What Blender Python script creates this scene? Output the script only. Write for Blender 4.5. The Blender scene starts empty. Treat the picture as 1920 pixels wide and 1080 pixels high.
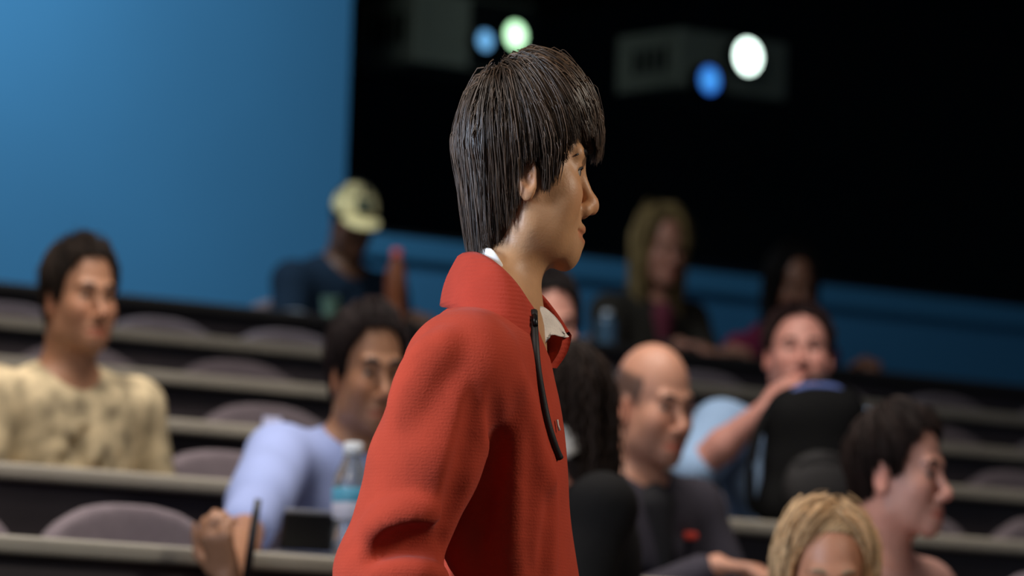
import bpy, bmesh, math, random
import numpy as np
from mathutils import Vector, Matrix

random.seed(5)
rng = np.random.default_rng(11)
SC = bpy.context.scene
COL = SC.collection
R = math.radians

# ------------------------------------------------------------------ camera
TH = R(38.0)            # angle between the seat rows and the picture plane
FPX = 10000.0           # focal length in pixels of the 1920 frame
CAM = np.array([0.0, 0.0, 0.9])
HF = np.array([math.sin(TH), math.cos(TH), 0.0])      # level forward
HR = np.array([math.cos(TH), -math.sin(TH), 0.0])     # level right
UPV = np.array([0.0, 0.0, 1.0])
TILT = math.atan((1516 - 540) / FPX)
ROLL = R(1.85)
_f = HF * math.cos(TILT) + UPV * math.sin(TILT)
_u = UPV * math.cos(TILT) - HF * math.sin(TILT)
CR = HR * math.cos(ROLL) + _u * math.sin(ROLL)
CU = _u * math.cos(ROLL) - HR * math.sin(ROLL)
cam_d = bpy.data.cameras.new('camera')
cam = bpy.data.objects.new('camera', cam_d)
COL.objects.link(cam)
m = Matrix.Identity(4)
for i in range(3):
    m[i][0], m[i][1], m[i][2], m[i][3] = CR[i], CU[i], -_f[i], CAM[i]
cam.matrix_world = m
cam_d.sensor_width = 36.0
cam_d.lens = FPX / 1920 * 36
cam_d.clip_end = 200
cam_d.dof.use_dof = True
cam_d.dof.focus_distance = 5.95
cam_d.dof.aperture_fstop = 6.5
SC.camera = cam

# ------------------------------------------------------------------ light
w = bpy.data.worlds.new('hall_air')
SC.world = w
w.use_nodes = True
w.node_tree.nodes['Background'].inputs[0].default_value = (0.75, 0.85, 1.0, 1)
w.node_tree.nodes['Background'].inputs[1].default_value = 0.16

def area(name, loc, target, size, power, col, spread=180):
    d = bpy.data.lights.new(name, 'AREA')
    d.shape = 'RECTANGLE'; d.size, d.size_y = size
    d.energy = power; d.color = col; d.spread = R(spread)
    o = bpy.data.objects.new(name, d); COL.objects.link(o)
    o.location = loc
    o.rotation_euler = (Vector(target) - Vector(loc)).to_track_quat('-Z', 'Y').to_euler()
    return o
area('stage_light', (1.4, 4.7, 4.3), (3.7, 4.9, 1.3), (1.6, 1.2), 68, (1.0, 0.95, 0.88))
area('side_light', (-0.9, 5.3, 2.3), (3.7, 4.8, 1.5), (1.2, 1.6), 44, (0.60, 0.76, 1.0), 60)
area('front_light', (6.2, 1.6, 3.6), (3.9, 5.2, 1.75), (1.0, 0.8), 15, (1.0, 0.90, 0.76), 60)
area('audience_light', (5.4, 7.6, 4.75), (5.9, 8.4, 1.0), (3.5, 1.8), 98, (1.0, 0.92, 0.84), 120)
area('wall_washer', (7.3, 11.4, 4.8), (8.3, 13.1, 3.0), (1.2, 0.4), 34, (0.86, 0.95, 1.0), 110)
SC.view_settings.view_transform = 'Standard'
SC.view_settings.look = 'None'
SC.view_settings.gamma = 1.0
SC.view_settings.exposure = 0.0

# ------------------------------------------------------------------ pixel <-> place
def ray(px, py):
    return _f + (px - 960) / FPX * CR - (py - 540) / FPX * CU
def at_Y(px, py, Y):
    d = ray(px, py); return CAM + d * (Y / d[1])
ORG = CAM + HF * 6.0; ORG[2] = 0.0
def P(px, py, y=0.0):
    """point of the walking man's own frame (x to his front, y to his left, z up)"""
    d = ray(px, py); t = (6.0 + y) / d.dot(HF); q = CAM + d * t - ORG
    return np.array([q.dot(HR), y, q[2]])

# ------------------------------------------------------------------ materials
def lin(c):
    return tuple((v / 12.92 if v <= 0.04045 else ((v + 0.055) / 1.055) ** 2.4) for v in [x / 255 for x in c])
MATS = {}
def mat(name, rgb, rough=0.6, var=0.12, scale=8.0, bump=0.0, bscale=200.0, metal=0.0, spec=0.5,
        attr=False, emit=None, trans=0.0, sheen=0.0, sss=0.0, wave=None, coat=0.0):
    if name in MATS: return MATS[name]
    ma = bpy.data.materials.new(name); ma.use_nodes = True
    nt = ma.node_tree; b = nt.nodes['Principled BSDF']; L = nt.links
    b.inputs['Roughness'].default_value = rough
    b.inputs['Metallic'].default_value = metal
    b.inputs['Specular IOR Level'].default_value = spec
    tc = nt.nodes.new('ShaderNodeTexCoord')
    nz = nt.nodes.new('ShaderNodeTexNoise'); nz.inputs['Scale'].default_value = scale; nz.inputs['Detail'].default_value = 4
    L.new(tc.outputs['Object'], nz.inputs['Vector'])
    rp = nt.nodes.new('ShaderNodeMapRange')
    rp.inputs['From Min'].default_value = 0.3; rp.inputs['From Max'].default_value = 0.7
    rp.inputs['To Min'].default_value = 1 - var; rp.inputs['To Max'].default_value = 1 + var
    L.new(nz.outputs['Fac'], rp.inputs['Value'])
    mx = nt.nodes.new('ShaderNodeVectorMath'); mx.operation = 'SCALE'
    if attr:
        at = nt.nodes.new('ShaderNodeAttribute'); at.attribute_name = 'Col'
        L.new(at.outputs['Color'], mx.inputs[0])
    else:
        mx.inputs[0].default_value = lin(rgb)
    L.new(rp.outputs['Result'], mx.inputs['Scale'])
    L.new(mx.outputs['Vector'], b.inputs['Base Color'])
    h = None
    if wave:
        wv = nt.nodes.new('ShaderNodeTexWave'); wv.wave_type = 'BANDS'; wv.bands_direction = wave[0]
        wv.inputs['Scale'].default_value = wave[1]; wv.inputs['Distortion'].default_value = wave[3]
        wv.inputs['Detail'].default_value = 2; wv.inputs['Detail Scale'].default_value = 1.5
        L.new(tc.outputs['Object'], wv.inputs['Vector'])
        bp0 = nt.nodes.new('ShaderNodeBump'); bp0.inputs['Strength'].default_value = wave[2]; bp0.inputs['Distance'].default_value = 0.002
        L.new(wv.outputs['Fac'], bp0.inputs['Height']); h = bp0
        L.new(bp0.outputs['Normal'], b.inputs['Normal'])
    if bump:
        n2 = nt.nodes.new('ShaderNodeTexNoise'); n2.inputs['Scale'].default_value = bscale; n2.inputs['Detail'].default_value = 3
        L.new(tc.outputs['Object'], n2.inputs['Vector'])
        bp = nt.nodes.new('ShaderNodeBump'); bp.inputs['Strength'].default_value = bump; bp.inputs['Distance'].default_value = 0.002
        L.new(n2.outputs['Fac'], bp.inputs['Height'])
        if h: L.new(h.outputs['Normal'], bp.inputs['Normal'])
        L.new(bp.outputs['Normal'], b.inputs['Normal'])
    if emit:
        b.inputs['Emission Color'].default_value = (*lin(emit[0]), 1); b.inputs['Emission Strength'].default_value = emit[1]
    b.inputs['Transmission Weight'].default_value = trans
    b.inputs['Sheen Weight'].default_value = sheen
    b.inputs['Coat Weight'].default_value = coat
    if sss:
        b.inputs['Subsurface Weight'].default_value = sss
        b.inputs['Subsurface Radius'].default_value = (0.012, 0.005, 0.003)
        b.inputs['Subsurface Scale'].default_value = 0.6
    MATS[name] = ma
    return ma

M_BLUE = mat('blue_paint', (56, 126, 174), 0.75, 0.05, 1.2, 0.05, 120)
M_BLUET = mat('blue_trim_top_lit', (58, 128, 174), 0.6, 0.04, 2.0)  # wall blue slightly lightened: light from above put into the sill trim's colour
M_DARKROOM = mat('booth_black', (7, 9, 7), 0.9, 0.2, 2)
M_FRAME = mat('window_frame_black', (12, 13, 13), 0.5, 0.1, 6)
M_CARPET = mat('dark_carpet', (34, 31, 33), 0.95, 0.25, 40, 0.4, 300)
M_PANEL = mat('dark_panel_laminate', (68, 60, 64), 0.6, 0.15, 6)
M_EDGE = mat('grey_desk_edge', (152, 145, 133), 0.5, 0.06, 12)
M_EDGEB = mat('dark_desk_edge', (46, 42, 40), 0.5, 0.1, 12)
M_TOP = mat('desk_top_laminate', (92, 88, 84), 0.45, 0.08, 14)
M_CHAIR = mat('mauve_grey_upholstery', (120, 108, 114), 0.9, 0.08, 60, 0.3, 500)
M_METAL = mat('dark_metal', (40, 40, 42), 0.35, 0.1, 20, metal=0.8)
M_CEIL = mat('ceiling_grey', (70, 70, 70), 0.9, 0.05, 3)
M_WHITE = mat('white_paper', (225, 228, 232), 0.7, 0.03, 30)
M_BLACKP = mat('black_plastic', (16, 16, 18), 0.4, 0.1, 20)
M_EYE = mat('eyeball', (200, 195, 185), 0.15, 0.0, 5, attr=True)
M_SKIN = mat('skin', (150, 100, 70), 0.48, 0.05, 60, 0.15, 350, attr=True, sss=0.08, spec=0.4)
M_HAIR2 = mat('dull_hair_strands', (30, 22, 16), 0.6, 0.12, 90, attr=True, spec=0.15)
M_HAIRV = mat('hair_mass', (30, 22, 16), 0.75, 0.35, 120, 0.8, 160, attr=True, spec=0.2)
M_HAIR = mat('hair_strands', (30, 22, 16), 0.38, 0.12, 90, attr=True, spec=0.5)

# ------------------------------------------------------------------ objects
def link(o, parent=None):
    COL.objects.link(o)
    if parent is not None: o.parent = parent
    return o
def tag(o, label=None, cat=None, group=None, kind=None):
    if label: o['label'] = label
    if cat: o['category'] = cat
    if group: o['group'] = group
    if kind: o['kind'] = kind
    return o
def empty(name, loc=(0, 0, 0), rz=0.0):
    o = bpy.data.objects.new(name, None); o.empty_display_size = 0.1
    o.location = tuple(loc); o.rotation_euler = (0, 0, rz)
    return link(o)
def npmesh(name, V, Q, ma, parent=None, col=None, smooth=True):
    me = bpy.data.meshes.new(name)
    V = np.asarray(V, np.float32); Q = np.asarray(Q, np.int32)
    n = Q.shape[1]
    me.vertices.add(len(V)); me.vertices.foreach_set('co', V.ravel())
    me.loops.add(Q.size); me.loops.foreach_set('vertex_index', Q.ravel())
    me.polygons.add(len(Q)); me.polygons.foreach_set('loop_start', np.arange(0, Q.size, n, dtype=np.int32))
    if col is not None:
        a = me.color_attributes.new('Col', 'FLOAT_COLOR', 'POINT')
        c4 = np.ones((len(V), 4), np.float32); c4[:, :3] = col
        a.data.foreach_set('color', c4.ravel())
    me.update(calc_edges=True)
    me.validate()
    if smooth: me.shade_smooth()
    me.materials.append(ma)
    return link(bpy.data.objects.new(name, me), parent)
def bmobj(name, bm, ma, parent=None, smooth=False):
    me = bpy.data.meshes.new(name); bm.to_mesh(me); bm.free()
    if smooth: me.shade_smooth()
    me.materials.append(ma)
    return link(bpy.data.objects.new(name, me), parent)
def bbox(bm, lo, hi, bev=0.0, seg=2, rot=None, piv=None):
    g = bmesh.ops.create_cube(bm, size=1.0)
    vs = g['verts']; lo = Vector(lo); hi = Vector(hi); c = (lo + hi) / 2; s = hi - lo
    for v in vs: v.co = Vector((v.co.x * s.x, v.co.y * s.y, v.co.z * s.z)) + c
    if bev:
        es = list({e for v in vs for e in v.link_edges})
        r = bmesh.ops.bevel(bm, geom=es, offset=bev, segments=seg, affect='EDGES', profile=0.5)
        vs = list({v for f in r['faces'] for v in f.verts} | {v for v in vs if v.is_valid})
    if rot is not None:
        p = Vector(piv) if piv is not None else c
        for v in vs: v.co = rot @ (v.co - p) + p
def box(name, lo, hi, ma, parent=None, bev=0.0, seg=2, rot=None, piv=None):
    bm = bmesh.new(); bbox(bm, lo, hi, bev, seg, rot, piv)
    return bmobj(name, bm, ma, parent)
def lathe(name, prof, ma, parent=None, n=24, c=(0, 0, 0)):
    prof = np.array(prof, float); k = len(prof); a = np.linspace(0, 2 * math.pi, n, endpoint=False)
    V = np.stack([prof[:, 0][:, None] * np.cos(a) + c[0], prof[:, 0][:, None] * np.sin(a) + c[1],
                  np.repeat(prof[:, 1][:, None], n, 1) + c[2]], -1).reshape(-1, 3)
    i, j = np.meshgrid(np.arange(k - 1), np.arange(n), indexing='ij'); j2 = (j + 1) % n
    Q = np.stack([i * n + j, i * n + j2, (i + 1) * n + j2, (i + 1) * n + j], -1).reshape(-1, 4)
    return npmesh(name, V, Q, ma, parent)
def tube_geo(pts, rad, n=8):
    pts = np.asarray(pts, float); k = len(pts); rad = np.broadcast_to(rad, (k,))
    t = np.gradient(pts, axis=0); t /= np.linalg.norm(t, axis=1)[:, None] + 1e-9
    ref = np.array([0, 0, 1.0]) if abs(t[:, 2]).mean() < 0.8 else np.array([1.0, 0, 0])
    a1 = np.cross(t, ref); a1 /= np.linalg.norm(a1, axis=1)[:, None] + 1e-9
    a2 = np.cross(a1, t)
    a = np.linspace(0, 2 * math.pi, n, endpoint=False)
    V = (pts[:, None] + rad[:, None, None] * (np.cos(a)[None, :, None] * a1[:, None] + np.sin(a)[None, :, None] * a2[:, None])).reshape(-1, 3)
    i, j = np.meshgrid(np.arange(k - 1), np.arange(n), indexing='ij'); j2 = (j + 1) % n
    Q = np.stack([i * n + j, i * n + j2, (i + 1) * n + j2, (i + 1) * n + j], -1).reshape(-1, 4)
    V = np.vstack([V, pts[:1], pts[-1:]]); e0, e1 = len(V) - 2, len(V) - 1
    jj = np.arange(n); j2 = (jj + 1) % n
    Q = np.vstack([Q, np.stack([np.full(n, e0), j2, jj, jj], -1)[:, [0, 1, 2, 2]][:, :4] * 0 + np.stack([np.full(n, e0), np.full(n, e0), j2, jj], -1)]) if False else Q
    return V[:-2], Q
def smooth_path(pts, n=24):
    pts = np.asarray(pts, float); k = len(pts)
    ext = np.vstack([2 * pts[0] - pts[1], pts, 2 * pts[-1] - pts[-2]])
    out = []
    for s in np.linspace(0, k - 1, n):
        i = min(int(s), k - 2); u = s - i
        p0, p1, p2, p3 = ext[i], ext[i + 1], ext[i + 2], ext[i + 3]
        out.append(0.5 * ((2 * p1) + (-p0 + p2) * u + (2 * p0 - 5 * p1 + 4 * p2 - p3) * u ** 2 + (-p0 + 3 * p1 - 3 * p2 + p3) * u ** 3))
    return np.array(out)
def tube(name, pts, rad, ma, parent=None, n=8):
    pts = np.asarray(pts, float)
    r = np.broadcast_to(rad, (len(pts),)).astype(float)
    pts = np.vstack([pts[:1], pts, pts[-1:]]); d0 = pts[2] - pts[1]; d1 = pts[-2] - pts[-3]
    pts[0] = pts[1] - d0 * 1e-3; pts[-1] = pts[-2] + d1 * 1e-3
    r = np.concatenate([[r[0] * 0.05], r, [r[-1] * 0.05]])
    V, Q = tube_geo(pts, r, n)
    return npmesh(name, V, Q, ma, parent)

# ------------------------------------------------------------------ sculpting field
class Field:
    def __init__(s, xs, ys, zs):
        s.ax = [np.asarray(a, np.float32) for a in (xs, ys, zs)]
        s.F = np.full([len(a) for a in s.ax], 0.3, np.float32)
    @classmethod
    def cube(cls, lo, hi, h):
        return cls(*[np.arange(lo[i], hi[i] + h, h) for i in range(3)])
    def put(s, fn, lo, hi, k, mode):
        sl = []
        for i in range(3):
            a = max(0, np.searchsorted(s.ax[i], lo[i]) - 1); b = min(len(s.ax[i]), np.searchsorted(s.ax[i], hi[i]) + 1)
            if b - a < 1: return
            sl.append(slice(a, b))
        sl = tuple(sl)
        X = s.ax[0][sl[0]][:, None, None]; Y = s.ax[1][sl[1]][None, :, None]; Z = s.ax[2][sl[2]][None, None, :]
        d = fn(X, Y, Z); G = s.F[sl]
        if mode == '+':
            h = np.clip(0.5 + 0.5 * (G - d) / k, 0, 1); s.F[sl] = G * (1 - h) + d * h - k * h * (1 - h)
        else:
            h = np.clip(0.5 - 0.5 * (G + d) / k, 0, 1); s.F[sl] = G * (1 - h) - d * h + k * h * (1 - h)
    @staticmethod
    def frame(T):
        if T is None: return np.eye(3), np.zeros(3), np.ones(3)
        return T
    def ell(s, c, r, k=0.01, mode='+', T=None, rot=None):
        Rm, o, sc = s.frame(T); c = np.asarray(c, float); r = np.asarray(r, float)
        Rl = np.eye(3) if rot is None else rot
        ext = np.max(np.abs(r)) + 0.004
        cs = np.array([[x, y, z] for x in (-1, 1) for y in (-1, 1) for z in (-1, 1)]) * ext + c
        g = (cs * sc) @ Rm.T + o; pad = k * 1.2 + 0.012; ms = float(np.mean(sc))
        def fn(X, Y, Z):
            l = [(Rm[0, i] * (X - o[0]) + Rm[1, i] * (Y - o[1]) + Rm[2, i] * (Z - o[2])) / sc[i] - c[i] for i in range(3)]
            if rot is not None:
                l = [Rl[0, i] * l[0] + Rl[1, i] * l[1] + Rl[2, i] * l[2] for i in range(3)]
            k0 = np.sqrt(sum((l[i] / r[i]) ** 2 for i in range(3))); k1 = np.sqrt(sum((l[i] / r[i] ** 2) ** 2 for i in range(3))) + 1e-6
            return (k0 * (k0 - 1) / k1 * ms).astype(np.float32)
        s.put(fn, g.min(0) - pad, g.max(0) + pad, k, mode)
    def cap(s, a, b, ra, rb=None, k=0.01, mode='+', T=None):
        rb = ra if rb is None else rb
        Rm, o, sc = s.frame(T); a = np.asarray(a, float); b = np.asarray(b, float)
        rm = max(ra, rb)
        lo, hi = np.minimum(a, b) - rm, np.maximum(a, b) + rm
        cs = np.array([[x, y, z] for x in (lo[0], hi[0]) for y in (lo[1], hi[1]) for z in (lo[2], hi[2])])
        g = (cs * sc) @ Rm.T + o; pad = k * 1.2 + 0.012; ms = float(np.mean(sc)); ab = b - a; L2 = ab.dot(ab) + 1e-12
        def fn(X, Y, Z):
            l = [(Rm[0, i] * (X - o[0]) + Rm[1, i] * (Y - o[1]) + Rm[2, i] * (Z - o[2])) / sc[i] - a[i] for i in range(3)]
            t = np.clip((l[0] * ab[0] + l[1] * ab[1] + l[2] * ab[2]) / L2, 0, 1)
            d = np.sqrt(sum((l[i] - ab[i] * t) ** 2 for i in range(3))) - (ra + (rb - ra) * t)
            return (d * ms).astype(np.float32)
        s.put(fn, g.min(0) - pad, g.max(0) + pad, k, mode)
    def chain(s, pts, rads, k=0.01, mode='+', T=None):
        for i in range(len(pts) - 1): s.cap(pts[i], pts[i + 1], rads[i], rads[i + 1], k, mode, T)
    def sample(s, p):
        i = [int(np.clip(np.searchsorted(s.ax[a], p[a]) - 1, 0, len(s.ax[a]) - 2)) for a in range(3)]
        t = [(p[a] - s.ax[a][i[a]]) / (s.ax[a][i[a] + 1] - s.ax[a][i[a]]) for a in range(3)]
        v = 0.0
        for dx in (0, 1):
            for dy in (0, 1):
                for dz in (0, 1):
                    wgt = (t[0] if dx else 1 - t[0]) * (t[1] if dy else 1 - t[1]) * (t[2] if dz else 1 - t[2])
                    v += wgt * s.F[i[0] + dx, i[1] + dy, i[2] + dz]
        return v
    def hit_y(s, x, z, y0=-0.4, y1=0.3, st=0.002):
        y = y0
        while y < y1:
            if s.sample((x, y, z)) < 0: return y
            y += st
        return None
    def mesh(s, relax=1):
        F = s.F.copy()
        for a in range(3):
            ix = [slice(None)] * 3
            ix[a] = 0; F[tuple(ix)] = np.maximum(F[tuple(ix)], 0.001)
            ix[a] = -1; F[tuple(ix)] = np.maximum(F[tuple(ix)], 0.001)
        ins = F < 0
        n = np.array(F.shape) - 1
        cnt = np.zeros(n, np.uint8)
        for dx in (0, 1):
            for dy in (0, 1):
                for dz in (0, 1): cnt += ins[dx:dx + n[0], dy:dy + n[1], dz:dz + n[2]]
        act = (cnt > 0) & (cnt < 8)
        I = np.nonzero(act); N = len(I[0])
        ids = np.full(n, -1, np.int32); ids[I] = np.arange(N)
        offs = [(dx, dy, dz) for dx in (0, 1) for dy in (0, 1) for dz in (0, 1)]
        val = [F[I[0] + o[0], I[1] + o[1], I[2] + o[2]] for o in offs]
        pos = [np.stack([s.ax[a][I[a] + o[a]] for a in range(3)], -1) for o in offs]
        acc = np.zeros((N, 3)); c = np.zeros(N)
        for p in range(8):
            for q in range(p + 1, 8):
                if sum(abs(offs[p][a] - offs[q][a]) for a in range(3)) != 1: continue
                mk = (val[p] < 0) != (val[q] < 0)
                t = val[p][mk] / (val[p][mk] - val[q][mk])
                acc[mk] += pos[p][mk] + t[:, None] * (pos[q][mk] - pos[p][mk]); c[mk] += 1
        V = acc / np.maximum(c, 1)[:, None]
        Qs = []
        for a in range(3):
            b, d = (a + 1) % 3, (a + 2) % 3
            A = np.take(ins, np.arange(n[a]), a); B = np.take(ins, np.arange(1, n[a] + 1), a)
            ch = A != B
            J = list(np.nonzero(ch))
            ok = (J[b] > 0) & (J[b] < n[b]) & (J[d] > 0) & (J[d] < n[d])
            J = [j[ok] for j in J]
            def cell(ob, od):
                k = [None] * 3; k[a] = J[a]; k[b] = J[b] - ob; k[d] = J[d] - od
                return ids[tuple(k)]
            q = np.stack([cell(1, 1), cell(0, 1), cell(0, 0), cell(1, 0)], -1)
            fl = ~ins[tuple(J)]
            q[fl] = q[fl][:, ::-1]
            Qs.append(q)
        Q = np.vstack(Qs); Q = Q[(Q >= 0).all(1)]
        for _ in range(relax):
            s_ = np.zeros_like(V); k_ = np.zeros(len(V))
            for e in range(4):
                i0, i1 = Q[:, e], Q[:, (e + 1) % 4]
                for ax in range(3):
                    s_[:, ax] += np.bincount(i0, V[i1, ax], len(V)) + np.bincount(i1, V[i0, ax], len(V))
                k_ += np.bincount(i0, minlength=len(V)) + np.bincount(i1, minlength=len(V))
            V = V * 0.5 + 0.5 * s_ / np.maximum(k_, 1)[:, None]
        return V, Q

def rotz(a): c, s = math.cos(a), math.sin(a); return np.array([[c, -s, 0], [s, c, 0], [0, 0, 1.0]])
def roty(a): c, s = math.cos(a), math.sin(a); return np.array([[c, 0, s], [0, 1, 0], [-s, 0, c]])
def rotx(a): c, s = math.cos(a), math.sin(a); return np.array([[1, 0, 0], [0, c, -s], [0, s, c]])

# ------------------------------------------------------------------ heads (units: metres, eye line z=0, face to +x)
def head(f, T, fine=False, female=False, neck=True, mouth=0.0):
    jw = 0.9 if female else 1.0
    f.ell((-.010, 0, .030), (.097, .077, .087), .02, T=T)
    f.ell((.028, 0, -.040), (.056, .056 * jw, .066), .025, T=T)
    for s in (-1, 1):
        f.cap((-.002, s * .055 * jw, -.030), (.002, s * .052 * jw, -.066), .014, .014, .02, T=T)
        f.cap((.002, s * .052 * jw, -.066), (.068, s * .016, -.091), .014, .014, .02, T=T)
        f.ell((.034, s * .040, -.050), (.036, .021, .036), .025, T=T)
        f.ell((.056, s * .038, -.026), (.030, .025, .026), .02, T=T)
        f.cap((.078, s * .040, .019), (.086, s * .012, .016), .009, .010, .014, T=T)
    f.ell((.073, 0, -.090), (.018, .020, .017), .016, T=T)
    f.ell((.074, 0, -.070), (.021, .029, .026), .018, T=T)
    for s in (-1, 1):
        f.ell((.101, s * .033, -.001), (.020, .021, .014), .012, '-', T=T)
    f.cap((.087, 0, .004), (.106, 0, -.030), .0075, .0095, .010, T=T)
    f.ell((.1095, 0, -.0355), (.0132, .0115, .0112), .008, T=T)
    for s in (-1, 1):
        f.ell((.098, s * .0125, -.0420), (.0115, .0075, .0085), .006, T=T)
        f.ell((.104, s * .006, -.0490), (.005, .003, .004), .003, '-', T=T)
    up = [(.079, -.025, -.0685 + mouth), (.090, -.012, -.0655), (.0955, 0, -.0640), (.090, .012, -.0655), (.079, .025, -.0685 + mouth)]
    lo = [(.079, -.024, -.0710 + mouth), (.089, -.012, -.0760), (.0930, 0, -.0775), (.089, .012, -.0760), (.079, .024, -.0710 + mouth)]
    f.chain(up, [.003, .005, .0055, .005, .003], .006, T=T)
    f.chain(lo, [.003, .0055, .0065, .0055, .003], .006, T=T)
    f.chain([(.083, -.028, -.0695 + mouth), (.0965, -.012, -.0705), (.1005, 0, -.0705), (.0965, .012, -.0705), (.083, .028, -.0695 + mouth)],
            [.0018, .0024, .0024, .0024, .0020], .003, '-', T=T)
    if fine:
        for s in (-1, 1):
            f.ell((.0735, s * .0315, -.001), (.0150, .0165, .0140), .005, T=T)
            f.ell((.092, s * .036, -.0015), (.018, .0155, .0052), .003, '-', T=T)
    for s in (-1, 1):
        rot = rotz(s * 0.35) @ roty(-0.22)
        f.ell((-.012, s * .079, -.012), (.019, .0085, .032), .006, T=T, rot=rot)
        f.ell((-.009, s * .0870, -.008), (.0115, .0075, .021), .004, '-', T=T, rot=rot)
        f.ell((-.004, s * .080, -.014), (.005, .005, .007), .003, T=T)
    if neck:
        f.cap((-.028, 0, -.045), (-.045, 0, -.190), .052 * (0.85 if female else 1), .056 * (0.85 if female else 1), .03, T=T)

def to_head(V, T):
    Rm, o, sc = T
    return ((V - o) @ Rm) / sc
def from_head(H, T):
    Rm, o, sc = T
    return (H * sc) @ Rm.T + o

def skin_colors(V, T, base, stubble=0.0, lips=(0.62, 0.30, 0.27), lipw=0.8, hairpaint=None):
    H = to_head(V, T); base = np.array(lin(base))
    c = np.tile(base, (len(V), 1))
    x, y, z = H[:, 0], H[:, 1], H[:, 2]
    def blend(wt, tgt):
        nonlocal c
        c = c * (1 - wt[:, None]) + np.asarray(tgt)[None] * wt[:, None]
    red = base * np.array([1.12, 0.82, 0.78])
    blend(np.exp(-((np.abs(y) - .04) ** 2 + (z + .03) ** 2 + (x - .07) ** 2) / .022 ** 2) * .5, red)
    blend(np.exp(-((y) ** 2 + (z + .037) ** 2 + (x - .112) ** 2) / .016 ** 2) * .5, red)
    blend(np.exp(-((np.abs(y) - .08) ** 2 + (z + .012) ** 2 + (x + .012) ** 2) / .026 ** 2) * .6, red)
    if stubble:
        s = np.clip((-.042 - z) / .02, 0, 1) * np.clip((z + .125) / .02, 0, 1) * np.clip((x + .005) / .03, 0, 1)
        s *= 1 - np.exp(-((x - .07) ** 2 + (np.abs(y) - .04) ** 2 + (z + .04) ** 2) / .015 ** 2)
        blend(s * stubble, base * np.array([.5, .5, .56]))
    lz = -.0705 + .06 * np.clip(np.abs(y) - .01, 0, 1) * 0
    lp = np.clip(1.25 - np.sqrt(((z - lz) / .0095) ** 2 + (y / .026) ** 2), 0, .25) / .25 * (x > .074)
    blend(lp * lipw, base * np.array(lips) * 1.35)
    if hairpaint is not None:
        blend(hairpaint[1](H), np.array(lin(hairpaint[0])))
    return c

def eyes(parent, T, iris=(45, 28, 18), squint=1.0):
    for s in (-1, 1):
        u, v = np.meshgrid(np.linspace(0, math.pi, 13), np.linspace(0, 2 * math.pi, 20, endpoint=False), indexing='ij')
        D = np.stack([np.cos(u), np.sin(u) * np.cos(v), np.sin(u) * np.sin(v)], -1).reshape(-1, 3)
        H = D * .0126 + np.array([.0725, s * .0315, -.001])
        col = np.tile(np.array(lin((150, 140, 130))), (len(H), 1))
        col[D[:, 0] > .78] = lin(iris); col[D[:, 0] > .965] = lin((8, 6, 6))
        i, j = np.meshgrid(np.arange(12), np.arange(20), indexing='ij'); j2 = (j + 1) % 20
        Q = np.stack([i * 20 + j, (i + 1) * 20 + j, (i + 1) * 20 + j2, i * 20 + j2], -1).reshape(-1, 4)
        npmesh('eye', from_head(H, T), Q, M_EYE, parent, col)
def lashes(parent, T, ma):
    for s in (-1, 1):
        a = np.radians(np.linspace(-38, 68, 12)); c0 = np.array([.0725, s * .0315, -.001])
        p = c0 + .0146 * np.stack([np.cos(a), s * np.sin(a), .33 * np.cos((a - .2) * 1.35)], -1)
        V, Q = tube_geo(p, .0011 + .0005 * np.linspace(0, 1, 12), 5)
        npmesh('eyelash', from_head(V, T), Q, ma, parent)
def brows(parent, T, ma, thick=.0042):
    for s in (-1, 1):
        p = smooth_path([(.0915, s * .012, .0175), (.0915, s * .026, .0220), (.0850, s * .040, .0215), (.0725, s * .052, .0160)], 12)
        r = thick * np.array([.75, .95, 1, 1, 1, .95, .9, .85, .75, .6, .45, .25])
        V, Q = tube_geo(p, r, 6)
        npmesh('eyebrow', from_head(V, T), Q, ma, parent)

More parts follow.
